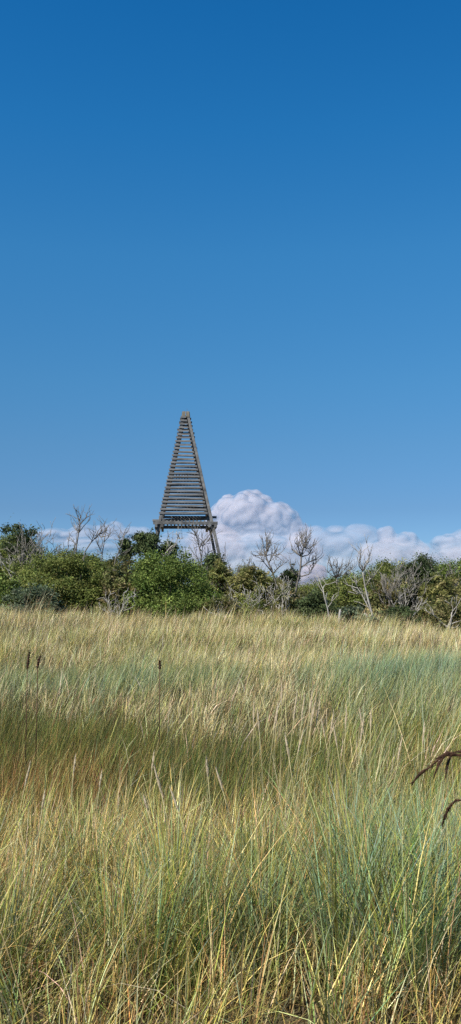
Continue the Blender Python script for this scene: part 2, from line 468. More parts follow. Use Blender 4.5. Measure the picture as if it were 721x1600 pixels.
def stalk(px, py, Y, leanx, label, group, s=1.0):
    """seed stalk whose tip shows at (px, py); leanx = how far the tip stands right of the foot"""
    k = random.randrange(3); o = protos[k]
    if proto_used[k]: o = copy_tree(o)
    proto_used[k] = True
    tip = at(px, py, Y); curve = (.05, .10, .02)[k]
    foot_x = tip.x - leanx; zg = gz(foot_x, Y); H = max(.35, tip.z - zg)
    o.location = (foot_x, Y, zg - .02)
    ang = math.atan2(leanx - curve * H * (1 if leanx >= 0 else -1) * .9, H) * .9
    o.rotation_euler = (random.uniform(-.04, .04), ang, 0)
    o.scale = (s * (1 if leanx >= 0 else -1), s, (H + .02) / math.cos(ang))
    tag(o, label, 'grass stalk', group)


G1 = ('upright beige seed stalk in the cluster standing before the dark hollow, right of centre', 'seed stalks before the dark hollow')
for px, py, l in ((439, 1070, 0), (454, 1082, .02), (466, 1085, .01), (395, 1098, 0), (423, 1100, .02), (430, 1097, .03), (408, 1107, -.02)):
    stalk(px, py, random.uniform(4.8, 5.6), l, *G1)
G2 = ('beige seed stalk leaning right beside the upright cluster in the middle grass', 'right leaning seed stalks')
for px, py, l in ((491, 1082, .16), (503, 1097, .18), (488, 1096, .12), (462, 1140, .1)):
    stalk(px, py, random.uniform(4.8, 5.4), l, *G2)
G3 = ('thin straw seed stalk rising over blue green grass right of the leaning stalks', 'thin seed stalks over the blue green grass')
for px, py, l in ((510, 1112, .0), (513, 1118, -.04), (540, 1105, .05), (553, 1117, .0), (576, 1109, -.01), (579, 1112, .02), (536, 1132, -.01), (612, 1150, .03), (660, 1130, .05)):
    stalk(px, py, random.uniform(4.6, 5.6), l, *G3)
G4 = ('tan seed stalk tilting left low in the straw grass, left of centre', 'left tilting seed stalks in the straw')
for px, py, l in ((238, 1238, -.09), (295, 1228, -.08), (456, 1148, -.06), (270, 1196, -.04), (365, 1200, -.05), (326, 1184, -.05)):
    stalk(px, py, random.uniform(3.9, 4.5), l, *G4, s=1.15)
G5 = ('short tan seed stalk half sunk in the left foreground grass', 'seed stalks in the left grass')
for px, py, l in ((232, 1176, .01), (150, 1205, .02), (60, 1235, .02), (110, 1180, .0), (30, 1190, .03), (190, 1300, .02)):
    stalk(px, py, random.uniform(4.2, 5), l, *G5)

# ------------------------------------------------------------------ dark seed heads
def dark_spike(px, py0, py1, Y, lx, label):
    tip = at(px, py0, Y); b = at(px - lx, py1, Y); g_ = gz(b.x, Y)
    t = thing('dock_stalk', label, 'wild plant', (b.x, Y, g_))
    h0 = b.z - g_; h1 = tip.z - g_; dx = tip.x - b.x
    a = MB(); a.tube([(0, 0, -.02), (dx * .1, 0, h0 * .6), (0, 0, h0)], [.006, .005, .004], 5); a.build('stem', M_DARKSTEM, t, True)
    c = MB(); L_ = h1 - h0; w = .0085 * Y / 6
    c.tube([(dx * i / 6, 0, h0 + L_ * i / 6) for i in range(7)], [w * q for q in (.3, .9, 1, .85, .9, .6, .1)], 6)
    for i in range(60):
        q = random.random(); o = Vector((random.gauss(0, 1), random.gauss(0, 1), .5)).normalized()
        p0 = Vector((dx * q, 0, h0 + L_ * q)); c.tube([p0, p0 + o * w * random.uniform(1.2, 2.2)], [w * .35, w * .12], 4)
    c.build('seed_head', M_DARKSEED, t)


dark_spike(46, 1017, 1046, 9.2, 3, 'taller dark brown dock stalk at the left edge of the meadow')
dark_spike(62, 1026, 1044, 9.5, 3, 'shorter dark brown dock stalk just right of a taller one at the left')
dark_spike(250, 1032, 1046, 10, 0, 'single small dark dock stalk in the pale grass below the beacon')


def plume(px_list, Y, rads, drops, label):
    root = at(*px_list[0], Y); g_ = gz(root.x, Y)
    t = thing('reed_plume', label, 'reed', (root.x, Y, g_)); o = Vector((root.x, Y, g_))
    pts = [at(px, py, Y + .02 * i) - o for i, (px, py) in enumerate(px_list)]
    pts[0] = Vector((0, 0, -.02))
    k = len(pts) - len(rads)
    a = MB(); a.tube(pts[:k + 1], [.0035] * (k + 1), 6); a.build('stem', M_DARKSTEM, t, True)
    c = MB(); c.tube(pts[k:], rads, 7)
    for (i, f, dx, dz, r) in drops:
        p0 = pts[i].lerp(pts[i + 1], f); p1 = p0 + Vector((dx, random.uniform(-.02, .02), dz))
        m_ = p0.lerp(p1, .5) + Vector((0, 0, .012)); c.tube([p0, m_, p1], [r * .5, r, r * .2], 6)
    for i in range(k, len(pts) - 1):
        for _ in range(10):
            p0 = pts[i].lerp(pts[i + 1], random.random()); d = (pts[i + 1] - pts[i]).normalized()
            q = (d + Vector((random.gauss(0, .35), random.gauss(0, .35), random.gauss(0, .35)))).normalized()
            c.tube([p0, p0 + q * random.uniform(.01, .022)], [.0013, .0004], 4)
    c.build('seed_head', M_DARKSEED, t)


plume([(800, 1560), (770, 1300), (748, 1195), (726, 1180), (712, 1180), (698, 1180), (685, 1187), (672, 1199), (660, 1206), (652, 1214), (645, 1224)], 2.5,
      [.0018, .003, .0038, .0034, .0032, .002, .0046, .0042, .001],
      [(3, .5, -.07, -.012, .006), (5, .2, -.035, -.065, .0045), (4, .5, -.02, -.07, .004), (2, .6, -.05, .02, .005)],
      'large dark brown drooping reed plume bending in over the grass from the right edge')
plume([(800, 1600), (775, 1400), (745, 1262), (722, 1250), (712, 1251), (705, 1258), (699, 1267), (695, 1277), (692, 1288)], 2.45,
      [.002, .0028, .0034, .0038, .0036, .001], [(5, .2, -.012, -.04, .004)],
      'smaller dark brown reed plume hooking downward below the large one at the right edge')


# ------------------------------------------------------------------ bare wood
def grow(mb, tw, p, d, length, rad, depth, rmin=.010, wig=.25, kids=(2, 3), spread=.7, up=.12, fall=.68):
    n = 4 if depth > 0 else 3; pts = [p]; rr = [rad]
    for i in range(n):
        d = (d + Vector((random.gauss(0, wig), random.gauss(0, wig), random.gauss(0, wig) + up))).normalized()
        p = p + d * length / n; pts.append(p); rr.append(max(rmin * .7, rad * (1 - .45 * (i + 1) / n)))
    (mb if depth >= 3 or tw is None else tw).tube(pts, rr, 6 if rad > .04 else 4)
    if depth <= 0: return
    for k in range(max(1, random.randint(*kids)) + (1 if depth > 2 else 0)):
        i = random.randint(1, n) if k else n
        ax = Vector((random.gauss(0, 1), random.gauss(0, 1), random.gauss(0, .6)))
        q = (d + ax.normalized() * spread * random.uniform(.6, 1.3)).normalized()
        grow(mb, tw, pts[i], q, length * fall * random.uniform(.75, 1.2), max(rmin, rr[i] * .7), depth - 1, rmin, wig, kids, spread, up, fall)


def bare_tree(name, cat, label, px, top, Y, stems=1, lean_=(0, 0), rad=.07, depth=4, mat=None, fan=.25, foot=None, kids=(2, 2), spread=.7, wig=.22, first=.42, group=None, rmin=.0115):
    """a leafless tree or shrub whose top shows at (px, top) in the photograph"""
    T = at(px, top, Y); bx = T.x if foot is None else at(foot, 950, Y).x
    z0 = gz(bx, Y); H = T.z - z0
    t = thing(name, label, cat, (bx, Y, z0), 0, group)
    a, b = MB(), MB()
    for s in range(stems):
        d = Vector(((T.x - bx) / max(H, .1) + lean_[0] + random.gauss(0, fan if stems > 1 else .04), random.gauss(0, fan * .7), 1)).normalized()
        grow(a, b, Vector((random.gauss(0, .12) * (stems > 1), random.gauss(0, .12) * (stems > 1), -.05)), d, H * first, rad * random.uniform(.75, 1.1), depth, rmin, wig, kids, spread)
    zmax = max(v.z for v in a.v + b.v); s = H / zmax
    for q in (a, b):
        for v in q.v: v.z *= s; v.x *= min(1.25, max(.75, s)); v.y *= min(1.25, max(.75, s))
    mat = mat or M_DEAD
    a.build('trunk', mat, t, True)
    if b.v: b.build('twigs', mat, t, True)
    return t


# ------------------------------------------------------------------ leafy crowns
def crown(name, parent, lobes, count, size, cols, wts, mat, elong=1.8, clump=.22, perclump=26, upbias=.35, fill=.5, jit=.2):
    """leaf clumps spread over the outer part of uneven lobes (centre, radii)"""
    L_ = np.array([l[0] for l in lobes], float); Rd = np.array([l[1] for l in lobes], float)
    wgt = (Rd[:, 0] * Rd[:, 2]) ** 1.0; wgt = wgt / wgt.sum()
    nc = max(4, count // perclump); li = R.choice(len(lobes), nc, p=wgt)
    d = R.normal(0, 1, (nc, 3)); d[:, 2] = np.where(d[:, 2] < -.3, -d[:, 2] * .6, d[:, 2]); d /= np.linalg.norm(d, axis=1, keepdims=True)
    rad = 1 - np.abs(R.normal(0, fill * .5, nc)); rad = np.clip(rad, .1, 1) * (1 + R.normal(0, .07, nc))
    C = L_[li] + d * Rd[li] * rad[:, None]
    ok_ = C[:, 2] > .05; C = C[ok_]; d_c = d[ok_]; nc = len(C)
    ctint = np.exp(R.normal(0, jit, (nc, 1)))
    cc = pal(nc, cols, wts, .08) * ctint
    csz = np.exp(R.normal(0, .3, nc))
    idx = np.repeat(np.arange(nc), perclump); n = len(idx)
    P = C[idx] + R.normal(0, 1, (n, 3)) * (clump * csz[idx])[:, None] * np.array([1, 1, .75])
    nrm = R.normal(0, .62, (n, 3)) + d_c[idx] * .75; nrm[:, 2] += upbias; nrm /= np.linalg.norm(nrm, axis=1, keepdims=True)
    u = np.cross(nrm, R.normal(0, 1, (n, 3))); u /= np.linalg.norm(u, axis=1, keepdims=True) + 1e-9; v = np.cross(nrm, u)
    s = size * np.exp(R.normal(0, .25, n))[:, None]
    a = P - u * s * elong * .5; b = P + v * s * .5 + u * s * .05; c_ = P + u * s * elong * .5; e = P - v * s * .5 + u * s * .05
    Vv = np.stack([a, b, c_, e], 1).reshape(-1, 3)
    Vv[:, 2] = np.maximum(Vv[:, 2], .01)
    cl = cc[idx] * np.exp(R.normal(0, .12, (n, 1)))
    Q_ = np.arange(n * 4).reshape(-1, 4)
    return fast_mesh(name, Vv, Q_, cols=np.repeat(cl, 4, 0), mat=mat, parent=parent)


PALS = {
    'olive': ([(.175, .205, .05), (.13, .16, .04), (.24, .245, .07)], [.45, .35, .2]),
    'bright': ([(.15, .20, .045), (.11, .16, .036), (.205, .25, .062)], [.45, .3, .25]),
    'grey': ([(.16, .195, .115), (.125, .16, .085), (.21, .245, .145)], [.45, .35, .2]),
    'dark': ([(.085, .11, .042), (.062, .085, .034), (.12, .145, .055)], [.45, .35, .2]),
    'brown': ([(.20, .195, .072), (.15, .16, .052), (.27, .22, .10)], [.4, .4, .2]),
    'wiry': ([(.225, .215, .07), (.17, .18, .052), (.29, .255, .105)], [.45, .35, .2]),
}


def shrub(label, px, top, hw, Y, pal_='olive', dens=1.0, name='shrub', cat='shrub', size=.052, elong=1.9, nl=12, depth_f=.9, sprigs=.5, fill=.55, clump=.15, stem_mat=None, bottom=0.0, mat=None, group=None, perclump=34, jit=.3):
    T = at(px, top + 3, Y); rx = hw * 1.22 / ppm(Y); z0 = gz(T.x, Y); H = T.z - z0
    t = thing(name, label, cat, (T.x, Y, z0), 0, group)
    lobes = []
    for k in range(nl):
        a = random.uniform(0, 2 * PI); r = math.sqrt(random.random()) * .68
        lr = random.uniform(.30, .52)
        zc = bottom + (1 - bottom) * random.uniform(.18, .72) * (1 - .35 * r)
        lz = min(lr * random.uniform(.7, 1.0) * max(.5, min(1.2, rx / H)), 1.0 - zc)
        lobes.append(((math.cos(a) * r * rx, math.sin(a) * r * rx * depth_f, zc * H), (lr * rx, lr * rx * depth_f, max(.16, lz) * H)))
    lobes.append(((0, 0, (1 - .28) * H), (rx * .45, rx * .4, .28 * H)))
    if bottom < .1:
        for a in (-.6, 0, .6): lobes.append(((a * rx, -.3 * rx, .25 * H), (rx * .42, rx * .4, .3 * H)))
    # upright sprigs break the outline
    for k in range(int(34 * sprigs)):
        a = random.uniform(0, 2 * PI); r = math.sqrt(random.random()) * .85
        hz = H * (1 - .45 * r * r) * random.uniform(.86, 1.06)
        lobes.append(((math.cos(a) * r * rx, math.sin(a) * r * rx * .8, hz), (.06 * rx + .06, .06 * rx + .06, .10 * H + .1)))
    areaf = rx * 2 * H
    cnt = int(areaf * 1750 * dens * (.075 / size) ** 2 / (elong / 1.8))
    c, w = PALS[pal_]
    crown('crown', t, lobes, cnt, size, c, w, mat or M_LEAF, elong, clump * min(1.3, max(.6, rx / 1.6)), perclump, .35, fill, jit)
    mb = MB()
    for k in range(max(3, int(rx * 3))):
        d = Vector((random.gauss(0, .35), random.gauss(0, .35), 1)).normalized()
        st = Vector((random.uniform(-.45, .45) * rx, random.uniform(-.45, .2) * rx, -.05)); mb.tube([(0, 0, -.12), st], [.05, .04], 5)
        grow(mb, None, st, d, H * .45, .035, 2, .013, .2, (1, 2), .6)
    zt = max(v.z for v in mb.v)
    if zt > H * 1.03:
        for v in mb.v: v.z *= H * 1.03 / zt
    mb.build('stems', stem_mat or M_BARK, t, True)
    return t


def pine(label, px, top, hw, Y, crown_bottom, name='pine_tree', pal_='dark', dens=1.3, lean_=0, trunk_r=.13, second=None):
    T = at(px, top, Y); z0 = gz(T.x, Y); H = T.z - z0; rx = hw / ppm(Y); zb = at(px, crown_bottom, Y).z - z0
    t = thing(name, label, 'tree', (T.x, Y, z0))
    a = MB(); a.tube([(lean_ * (1 - q), 0, -.1 + q * (H * .9 + .1)) for q in (0, .35, .65, 1)], [trunk_r, trunk_r * .85, trunk_r * .6, .03], 7)
    for k in range(9):
        q = random.uniform(.45, .9); an = random.uniform(0, 2 * PI)
        p0 = Vector((lean_ * (1 - q), 0, q * H * .9)); d = Vector((math.cos(an), math.sin(an), .35)) * rx * .75
        a.tube([p0, p0 + d * .5 + Vector((0, 0, -.05)), p0 + d], [.05, .035, .015], 5)
    a.build('trunk', M_BARK, t, True)
    lobes = []
    for k in range(11):
        an = random.uniform(0, 2 * PI); r = math.sqrt(random.random()) * .72; zc = random.uniform(zb + .2 * (H - zb), H - .22 * (H - zb))
        lobes.append(((math.cos(an) * r * rx, math.sin(an) * r * rx, zc), (rx * .34, rx * .34, (H - zb) * .22)))
    lobes.append(((0, 0, H - .2 * (H - zb)), (rx * .5, rx * .5, .2 * (H - zb))))
    c, w = PALS[pal_]
    crown('crown', t, lobes, int(rx * (H - zb) * 2 * 2000 * dens), .07, c, w, M_PINE, 2.6, .14, 26, .3, .5, .2)
    return t


# back rows first (seen over and between the front shrubs)
shrub('tall dark shrub mass rising behind the olive shrubs, at the far left edge', 8, 868, 48, 53, 'olive', name='shrub')
shrub('dull green shrub behind the bare twigs between the two largest left shrubs', 138, 866, 52, 53, 'olive')
shrub('olive green shrub behind the low brown thicket, just left of the bright green one', 192, 876, 40, 52, 'brown')
shrub('green shrub behind the bright green one, below the beacon', 300, 884, 44, 54, 'olive', .8)
shrub('grey brown shrub behind the wiry shrub at the right foot of the beacon', 378, 893, 46, 54, 'brown', .8)
shrub('low brownish shrub under the tangled dead trees right of centre', 436, 908, 42, 53, 'brown', .8)
shrub('broad domed olive shrub behind the pale broken stump', 530, 899, 48, 55, 'olive')
shrub('dark green shrub behind the tall bleached leaning tree', 602, 885, 40, 55, 'olive')
shrub('tall dull shrub with dark top behind the grey dead stems at the right', 655, 872, 42, 55, 'dark')
shrub('bright green shrub crowning the right edge of the thicket', 712, 879, 44, 54, 'bright')

shrub('olive shrub filling the gap behind the large olive one at the left', 70, 872, 50, 54, 'olive')
shrub('dull green shrub in the back row behind the left leg of the beacon', 236, 880, 52, 55, 'olive')
shrub('yellow green shrub in the back row right of the beacon leg', 338, 896, 50, 56, 'wiry')
shrub('dull shrub in the back row between the two bare trees right of centre', 416, 900, 42, 56, 'brown')
shrub('low dark shrub in the back row behind the bushy bare tree', 474, 913, 38, 54, 'olive')
shrub('olive shrub in the back row between leaning tree and ragged dark shrub', 626, 884, 50, 57, 'olive')
shrub('olive shrub in the back row just left of the right edge', 686, 884, 50, 58, 'olive')
shrub('low dull shrub in the back row beneath the grey dead stems', 574, 895, 44, 57, 'olive')

shrub('tall leafy shrub filling the skyline between half dead tree and left edge', 12, 834, 36, 51, 'olive')
shrub('leafy shrub at the foot of the half dead tree on the left', 46, 848, 34, 50, 'olive')
shrub('dense olive shrub below the half dead tree at the left, behind the low ones', 28, 878, 44, 47, 'olive')
# front rows
shrub('large olive green shrub, darkest inside, right of the half dead tree', 88, 866, 56, 45, 'olive', 1.1, nl=11)
shrub('low rounded grey green shrub at the grass edge on the left', 52, 917, 38, 41, 'grey', 1.1, size=.06, elong=2.4)
shrub('low dark green shrub at the left edge beside the grey green one', 4, 905, 32, 42, 'bright', 1.0)
shrub('olive shrub tangled with dry twigs under the thin bare tree on the left', 146, 880, 42, 45, 'olive', 1.0)
shrub('brownish thicket of thin stems left of the bright green shrub', 190, 890, 30, 43.5, 'brown', .75, size=.06, elong=3.2, sprigs=.9)
shrub('large bright green leafy shrub below the wooden beacon', 266, 868, 66, 44, 'bright', 1.25, nl=13, sprigs=.7)
shrub('wiry yellow olive shrub under the right leg of the beacon', 346, 884, 24, 46, 'wiry', .8, size=.05, elong=5, sprigs=.9)
shrub('low dry brown shrub in front of the wiry one, at the grass edge', 340, 932, 34, 42.5, 'brown', .7, size=.055, elong=3.5)
shrub('rounded olive shrub over a tangle of bleached stems, centre right', 394, 886, 32, 45.5, 'wiry', .9, size=.055, elong=3.4, bottom=.3)
shrub('low green undershrub beneath the bleached stem tangle', 392, 938, 34, 43, 'olive', .8)
shrub('dull brown green shrub under the bushy dead tree', 455, 917, 32, 45, 'brown', .8, size=.06, elong=3)
shrub('very dark low shrub at the grass edge between dead tree and pale stump', 497, 928, 30, 44, 'dark', .9)
shrub('olive shrub directly behind the pale broken stump', 545, 908, 36, 47, 'olive', 1.0)
shrub('low grey green shrub between the stump and the leaning bleached tree', 556, 946, 26, 42, 'grey', .9, size=.06, elong=2.4)
shrub('dry brown shrub wrapped around grey dead stems on the right', 612, 900, 34, 46, 'brown', .8, size=.06, elong=3.2)
shrub('dark green low shrub at the grass edge right of the leaning bleached tree', 622, 948, 28, 42.5, 'dark', .9)
shrub('bushy dark shrub with ragged top, tallest of the right thicket', 655, 878, 28, 47, 'dark', 1.0, sprigs=1)
shrub('olive brown shrub between the dark ragged shrub and the right edge', 690, 900, 32, 45.5, 'wiry', .85, size=.055, elong=3)
shrub('low brown green shrub at the right edge of the picture, by the grass', 706, 935, 36, 43, 'brown', .8)

# evergreens
pine('dark rounded pine standing behind the left leg of the beacon', 228, 834, 24, 60, 868)
pine('small dark pine crown just right of the larger pine behind the scrub', 263, 848, 14, 61, 884)
pine('small dark conifer rising behind the low brown thicket', 197, 843, 6, 56, 885, 'conifer')
pine('little dark conifer beside the right leg of the beacon', 334, 868, 11, 50, 900, 'conifer')
pine('small dark juniper under the bushy dead tree right of centre', 456, 893, 13, 50, 915, 'juniper')

def traced_tree(name, label, Y, trunk, branches, mat, r0=.07, r1=.015, twigs=3, tl=.55, cat='dead tree'):
    """bare tree laid out limb by limb; each limb also bends towards or away from the viewer"""
    b = at(*trunk[0], Y); z0 = gz(b.x, Y); o = Vector((b.x, Y, z0))
    t = thing(name, label, cat, o)
    a, c = MB(), MB(); known = {}

    def lay(pts, ra, rb, mb, drift):
        out = []
        for i, p_ in enumerate(pts):
            q = at(*p_, Y) - o; dy = known.get(p_, None)
            if dy is None: dy = (known[pts[0]] if pts[0] in known else 0) + drift * i / max(1, len(pts) - 1)
            known.setdefault(p_, dy); q = at(*p_, Y + dy) - o; out.append(q)
        if mb is a: ra *= .8; out = [Vector((out[0].x, out[0].y, -.1))] + out
        rr = [ra + (rb - ra) * i / (len(out) - 1) for i in range(len(out))]
        mb.tube(out, rr, 6 if ra > .03 else 5)
        for _ in range(twigs * (len(pts) - 1)):
            i = random.randrange(max(1 if mb is a else 0, len(out) - 3) if mb is a else 0, len(out) - 1); f_ = random.random()
            p0 = out[i].lerp(out[i + 1], f_); d = (out[i + 1] - out[i]).normalized()
            d = (d + Vector((random.gauss(0, .7), random.gauss(0, .7), random.gauss(.25, .5)))).normalized()
            grow(c, None, p0, d, tl * random.uniform(.5, 1.2), .018, 1, .0115, .2, (1, 2), .6)
    lay(trunk, r0, max(r1, r0 * .35), a, random.uniform(-.3, .3))
    for br in branches: lay(br, max(.02, r0 * .42), r1 * .7, c, random.uniform(-.7, .7))
    a.build('trunk', mat, t, True); c.build('branches', mat, t, True)
    return t


# half dead tree at the left
t = bare_tree('half_dead_tree', 'tree', 'tall half dead tree with dark ragged leaves and pale bare branches at the left', 34, 808, 48, 5, rad=.09, depth=4, fan=.3, first=.36, mat=M_DEADG)
H = at(34, 808, 48).z - gz(at(34, 808, 48).x, 48); q = 1 / ppm(48)
lb = []
for k in range(34):
    zf = random.uniform(.38, .90); lb.append(((random.uniform(-36, 24) * q * (1.3 - zf * .75), random.uniform(-14, 14) * q, H * zf), (random.uniform(3, 8) * q,) * 2 + (H * random.uniform(.025, .055),)))
crown('crown', t, lb, 4200, .06, *PALS['dark'], M_LEAF, 1.9, .14, 20, .3, .9)

# bare trees
bare_tree('dead_shrub', 'dead shrub', 'spreading bare grey twigs over the large olive shrub on the left', 88, 832, 48, 6, rad=0.068, depth=4, fan=.4, mat=M_TWIG, first=.34, rmin=.016)
bare_tree('dead_shrub', 'dead shrub', 'low fan of pale twigs between half dead tree and olive shrub', 66, 838, 47, 4, rad=.05, depth=3, fan=.4, mat=M_DEAD)
bare_tree('dead_shrub', 'dead shrub', 'fan of bare twigs just right of the beacon leg', 352, 846, 50, 5, rad=0.061, depth=4, fan=.35, mat=M_TWIG, spread=.5, rmin=.016)
bare_tree('dead_shrub', 'dead shrub', 'low bare twigs between beacon leg and the first dead tree to its right', 380, 862, 50, 4, rad=.045, depth=3, fan=.35, mat=M_TWIG)
bare_tree('dead_shrub', 'dead shrub', 'tangle of bleached crooked stems under the rounded olive shrub', 392, 900, 43.5, 9, rad=.05, depth=3, fan=.35, mat=M_DEAD, wig=.35, first=.5)
bare_tree('dead_shrub', 'dead shrub', 'bleached crooked branches leaning left below the bushy bare tree', 436, 895, 44, 6, rad=.055, depth=3, fan=.4, mat=M_DEAD, wig=.35, first=.5)
bare_tree('dead_shrub', 'dead shrub', 'pale crooked stems low in front of the wiry shrub by the beacon', 352, 925, 42.2, 4, rad=.05, depth=2, fan=.4, mat=M_DEAD, wig=.3)
bare_tree('dead_shrub', 'dead shrub', 'cluster of upright grey dead stems on the right', 622, 868, 45, 8, rad=.04, depth=4, fan=.2, mat=M_DEADG, spread=.4, first=.45)
bare_tree('dead_shrub', 'dead shrub', 'pale forked dead branch low before the dark ragged shrub', 648, 918, 42.5, 3, rad=.05, depth=3, fan=.3, mat=M_DEAD, foot=634)
bare_tree('dead_shrub', 'dead shrub', 'bare spiky twigs poking from the dark ragged shrub at the right', 664, 862, 48, 6, rad=.04, depth=3, fan=.35, mat=M_TWIG)
bare_tree('dead_tree', 'dead tree', 'bare grey branches rising at the right edge of the picture', 718, 858, 48, 3, rad=0.074, depth=4, fan=.15, mat=M_TWIG, spread=.5, rmin=.016)
bare_tree('dead_shrub', 'dead shrub', 'short thin bare twigs over the right green shrub', 697, 868, 50, 3, rad=.035, depth=3, fan=.2, mat=M_DEADG)
bare_tree('dead_shrub', 'dead shrub', 'pale dead stems low near the right edge by the grass', 704, 932, 42, 3, rad=.04, depth=2, fan=.3, mat=M_DEAD)
bare_tree('dead_shrub', 'dead shrub', 'low pale dead stems in front of the brownish thicket on the left', 178, 918, 42, 4, rad=.04, depth=3, fan=.35, mat=M_DEAD)


traced_tree('dead_tree', 'slim bare grey tree forking at the top, tallest above the left scrub', 50, [(116, 910), (117, 880), (120, 853), (123, 833), (125, 820), (126, 806)],
            [[(123, 833), (118, 825), (115, 816)], [(123, 833), (132, 821), (140, 813)], [(125, 820), (131, 813), (137, 807)], [(120, 853), (112, 842), (108, 838)]], M_TWIG, 0.075, .018, 3, cat='dead tree')
traced_tree('dead_tree', 'pale bare branch curving right above the left scrub', 49, [(128, 900), (133, 862), (143, 847), (155, 835), (161, 832)],
            [[(143, 847), (146, 838), (150, 831)], [(155, 835), (158, 840), (164, 838)]], M_TWIG, 0.06, .018, 3, cat='dead tree')
traced_tree('dead_tree', 'thin pale bare tree right of the curving branch on the left', 50, [(157, 895), (160, 866), (163, 847), (167, 826)],
            [[(163, 847), (169, 840), (173, 833)], [(160, 866), (154, 852), (152, 846)]], M_TWIG, 0.05, .018, 3, cat='dead tree')
traced_tree('dead_tree', 'short pale bare stem leaning by the small conifer left of the pine', 51, [(176, 900), (181, 872), (191, 850), (196, 828)],
            [[(191, 850), (187, 842), (185, 838)], [(181, 872), (190, 865), (198, 862)]], M_TWIG, 0.05, .018, 3, cat='dead tree')
traced_tree('dead_tree', 'pale forked branch in front of the small pine left of centre', 52, [(252, 900), (255, 870), (265, 857), (270, 852)],
            [[(255, 870), (263, 868), (272, 855), (278, 840), (280, 834)], [(278, 840), (283, 842), (288, 840)], [(265, 857), (263, 850), (261, 846)]], M_DEAD, 0.08, .018, 2, cat='dead tree')
traced_tree('dead_tree', 'bare brown grey sapling between the legs of the beacon', 50, [(318, 920), (316, 890), (315, 873), (312, 857), (308, 840), (304, 831)],
            [[(315, 873), (317, 853), (322, 848), (328, 843)], [(316, 890), (308, 870), (302, 850)], [(316, 890), (324, 868), (327, 856)], [(312, 857), (316, 846), (317, 836)]], M_TWIG, 0.06, .018, 4, cat='dead tree')
traced_tree('dead_tree', 'bare grey tree with upswept twigs, left one of the pair right of centre', 49, [(440, 940), (432, 915), (427, 896), (420, 880), (416, 870), (417, 857), (419, 848)],
            [[(420, 880), (427, 867), (434, 858)], [(416, 870), (410, 867), (405, 865)], [(427, 896), (414, 880), (409, 872)], [(427, 896), (435, 887), (440, 883)], [(416, 870), (413, 860), (411, 852)], [(427, 867), (431, 868), (437, 866)]], M_TWIG, 0.085, .018, 4, cat='dead tree')
traced_tree('dead_tree', 'bushy bare tree with curling right branches, right one of the pair', 49, [(459, 950), (462, 925), (467, 902), (470, 887), (471, 870), (475, 855), (479, 840)],
            [[(470, 887), (480, 880), (488, 876), (493, 873)], [(467, 902), (483, 897), (489, 887), (491, 878)], [(471, 870), (462, 861), (455, 858)], [(471, 870), (466, 855), (462, 847)], [(475, 855), (482, 857), (493, 851)], [(471, 870), (482, 867), (487, 859)], [(475, 855), (471, 847), (472, 839)], [(467, 902), (457, 890), (452, 880)]], M_TWIG, 0.095, .018, 4, cat='dead tree')
traced_tree('dead_shrub', 'fan of bare twigs over the domed olive shrub', 52, [(527, 950), (527, 920), (526, 903)],
            [[(526, 903), (521, 895), (518, 885)], [(526, 903), (526, 890), (528, 879)], [(526, 903), (531, 890), (537, 880)], [(526, 903), (537, 892), (546, 882)], [(526, 903), (540, 896), (552, 887)], [(526, 903), (518, 898), (512, 893)], [(526, 903), (533, 899), (548, 896)]], M_TWIG, 0.06, .018, 4, cat='dead shrub')
traced_tree('dead_tree', 'tall bleached leaning tree with forked top at the grass edge', 41.6, [(586, 980), (582, 960), (575, 935), (571, 917), (568, 900), (567, 892)],
            [[(567, 892), (561, 884), (562, 875), (564, 868), (562, 861)], [(567, 892), (572, 883), (577, 876), (579, 866)], [(582, 960), (573, 943), (565, 928), (558, 917), (557, 906)], [(571, 917), (578, 905), (584, 901)], [(565, 928), (559, 926), (552, 922)]], M_DEAD, 0.075, .018, 2, cat='dead tree')
traced_tree('dead_tree', 'thin pale leaning stem left of the broken stump', 41.6, [(517, 979), (512, 950), (507, 933), (505, 920)],
            [[(505, 920), (507, 915), (511, 912)], [(512, 950), (518, 942), (520, 934)], [(505, 920), (502, 914), (501, 909)]], M_DEAD, 0.05, .018, 1, cat='dead tree')


def stump(label, px0, py0, px1, py1, Y, r):
    a = at(px0, py0, Y); b = at(px1, py1, Y); z0 = gz(b.x, Y)
    mb = MB(); o = Vector((b.x, Y, z0)); pts = [Vector((0, 0, -.1)), (a - o) * .4 + Vector((.02, 0, 0)), (a - o) * .8, a - o]
    mb.tube(pts, [r, r * .95, r * .85, r * .6], 8)
    mb.tube([pts[2], pts[2] + Vector((.07, -.02, .06))], [r * .5, r * .3], 6)
    ob = mb.build('tree_stump', M_DEAD, None, True); ob.location = o
    tag(ob, label, 'stump')


stump('upright bleached broken stump at the grass edge', 532, 952, 528, 984, 41, .06)
stump('short bleached stump leaning left beside the tall leaning tree', 570, 958, 580, 980, 41.5, .07)
stump('pale cut stump low in front of the wiry shrub near the beacon', 338, 938, 346, 962, 42, .07)
stump('short pale log end sticking out of the grass below the stem tangle', 350, 962, 358, 974, 40, .09)

# ------------------------------------------------------------------ the beacon
YB = 80.0; s = ppm(YB)
C0 = at(287.6, 812, YB)          # platform height, front face
bx = C0.x; DEP = 5.0
by = YB + 2.6; z_g = gz(bx, by)
TW = thing('wooden_beacon', 'tall weathered timber beacon tower with slatted pyramid sides on four legs', 'beacon tower', (bx, by, z_g), math.radians(4))
zp = at(289, 817, YB).z - z_g      # platform beam height
zt = at(289, 651, by).z - z_g      # top of slats
zc_ = at(289, 643, YB).z - z_g     # very top
hp_, ht = 41.5 / s, 3.6 / s        # half widths of leg axes at platform / top


def hw_(z): return ht + (hp_ - ht) * (zt - z) / (zt - zp)


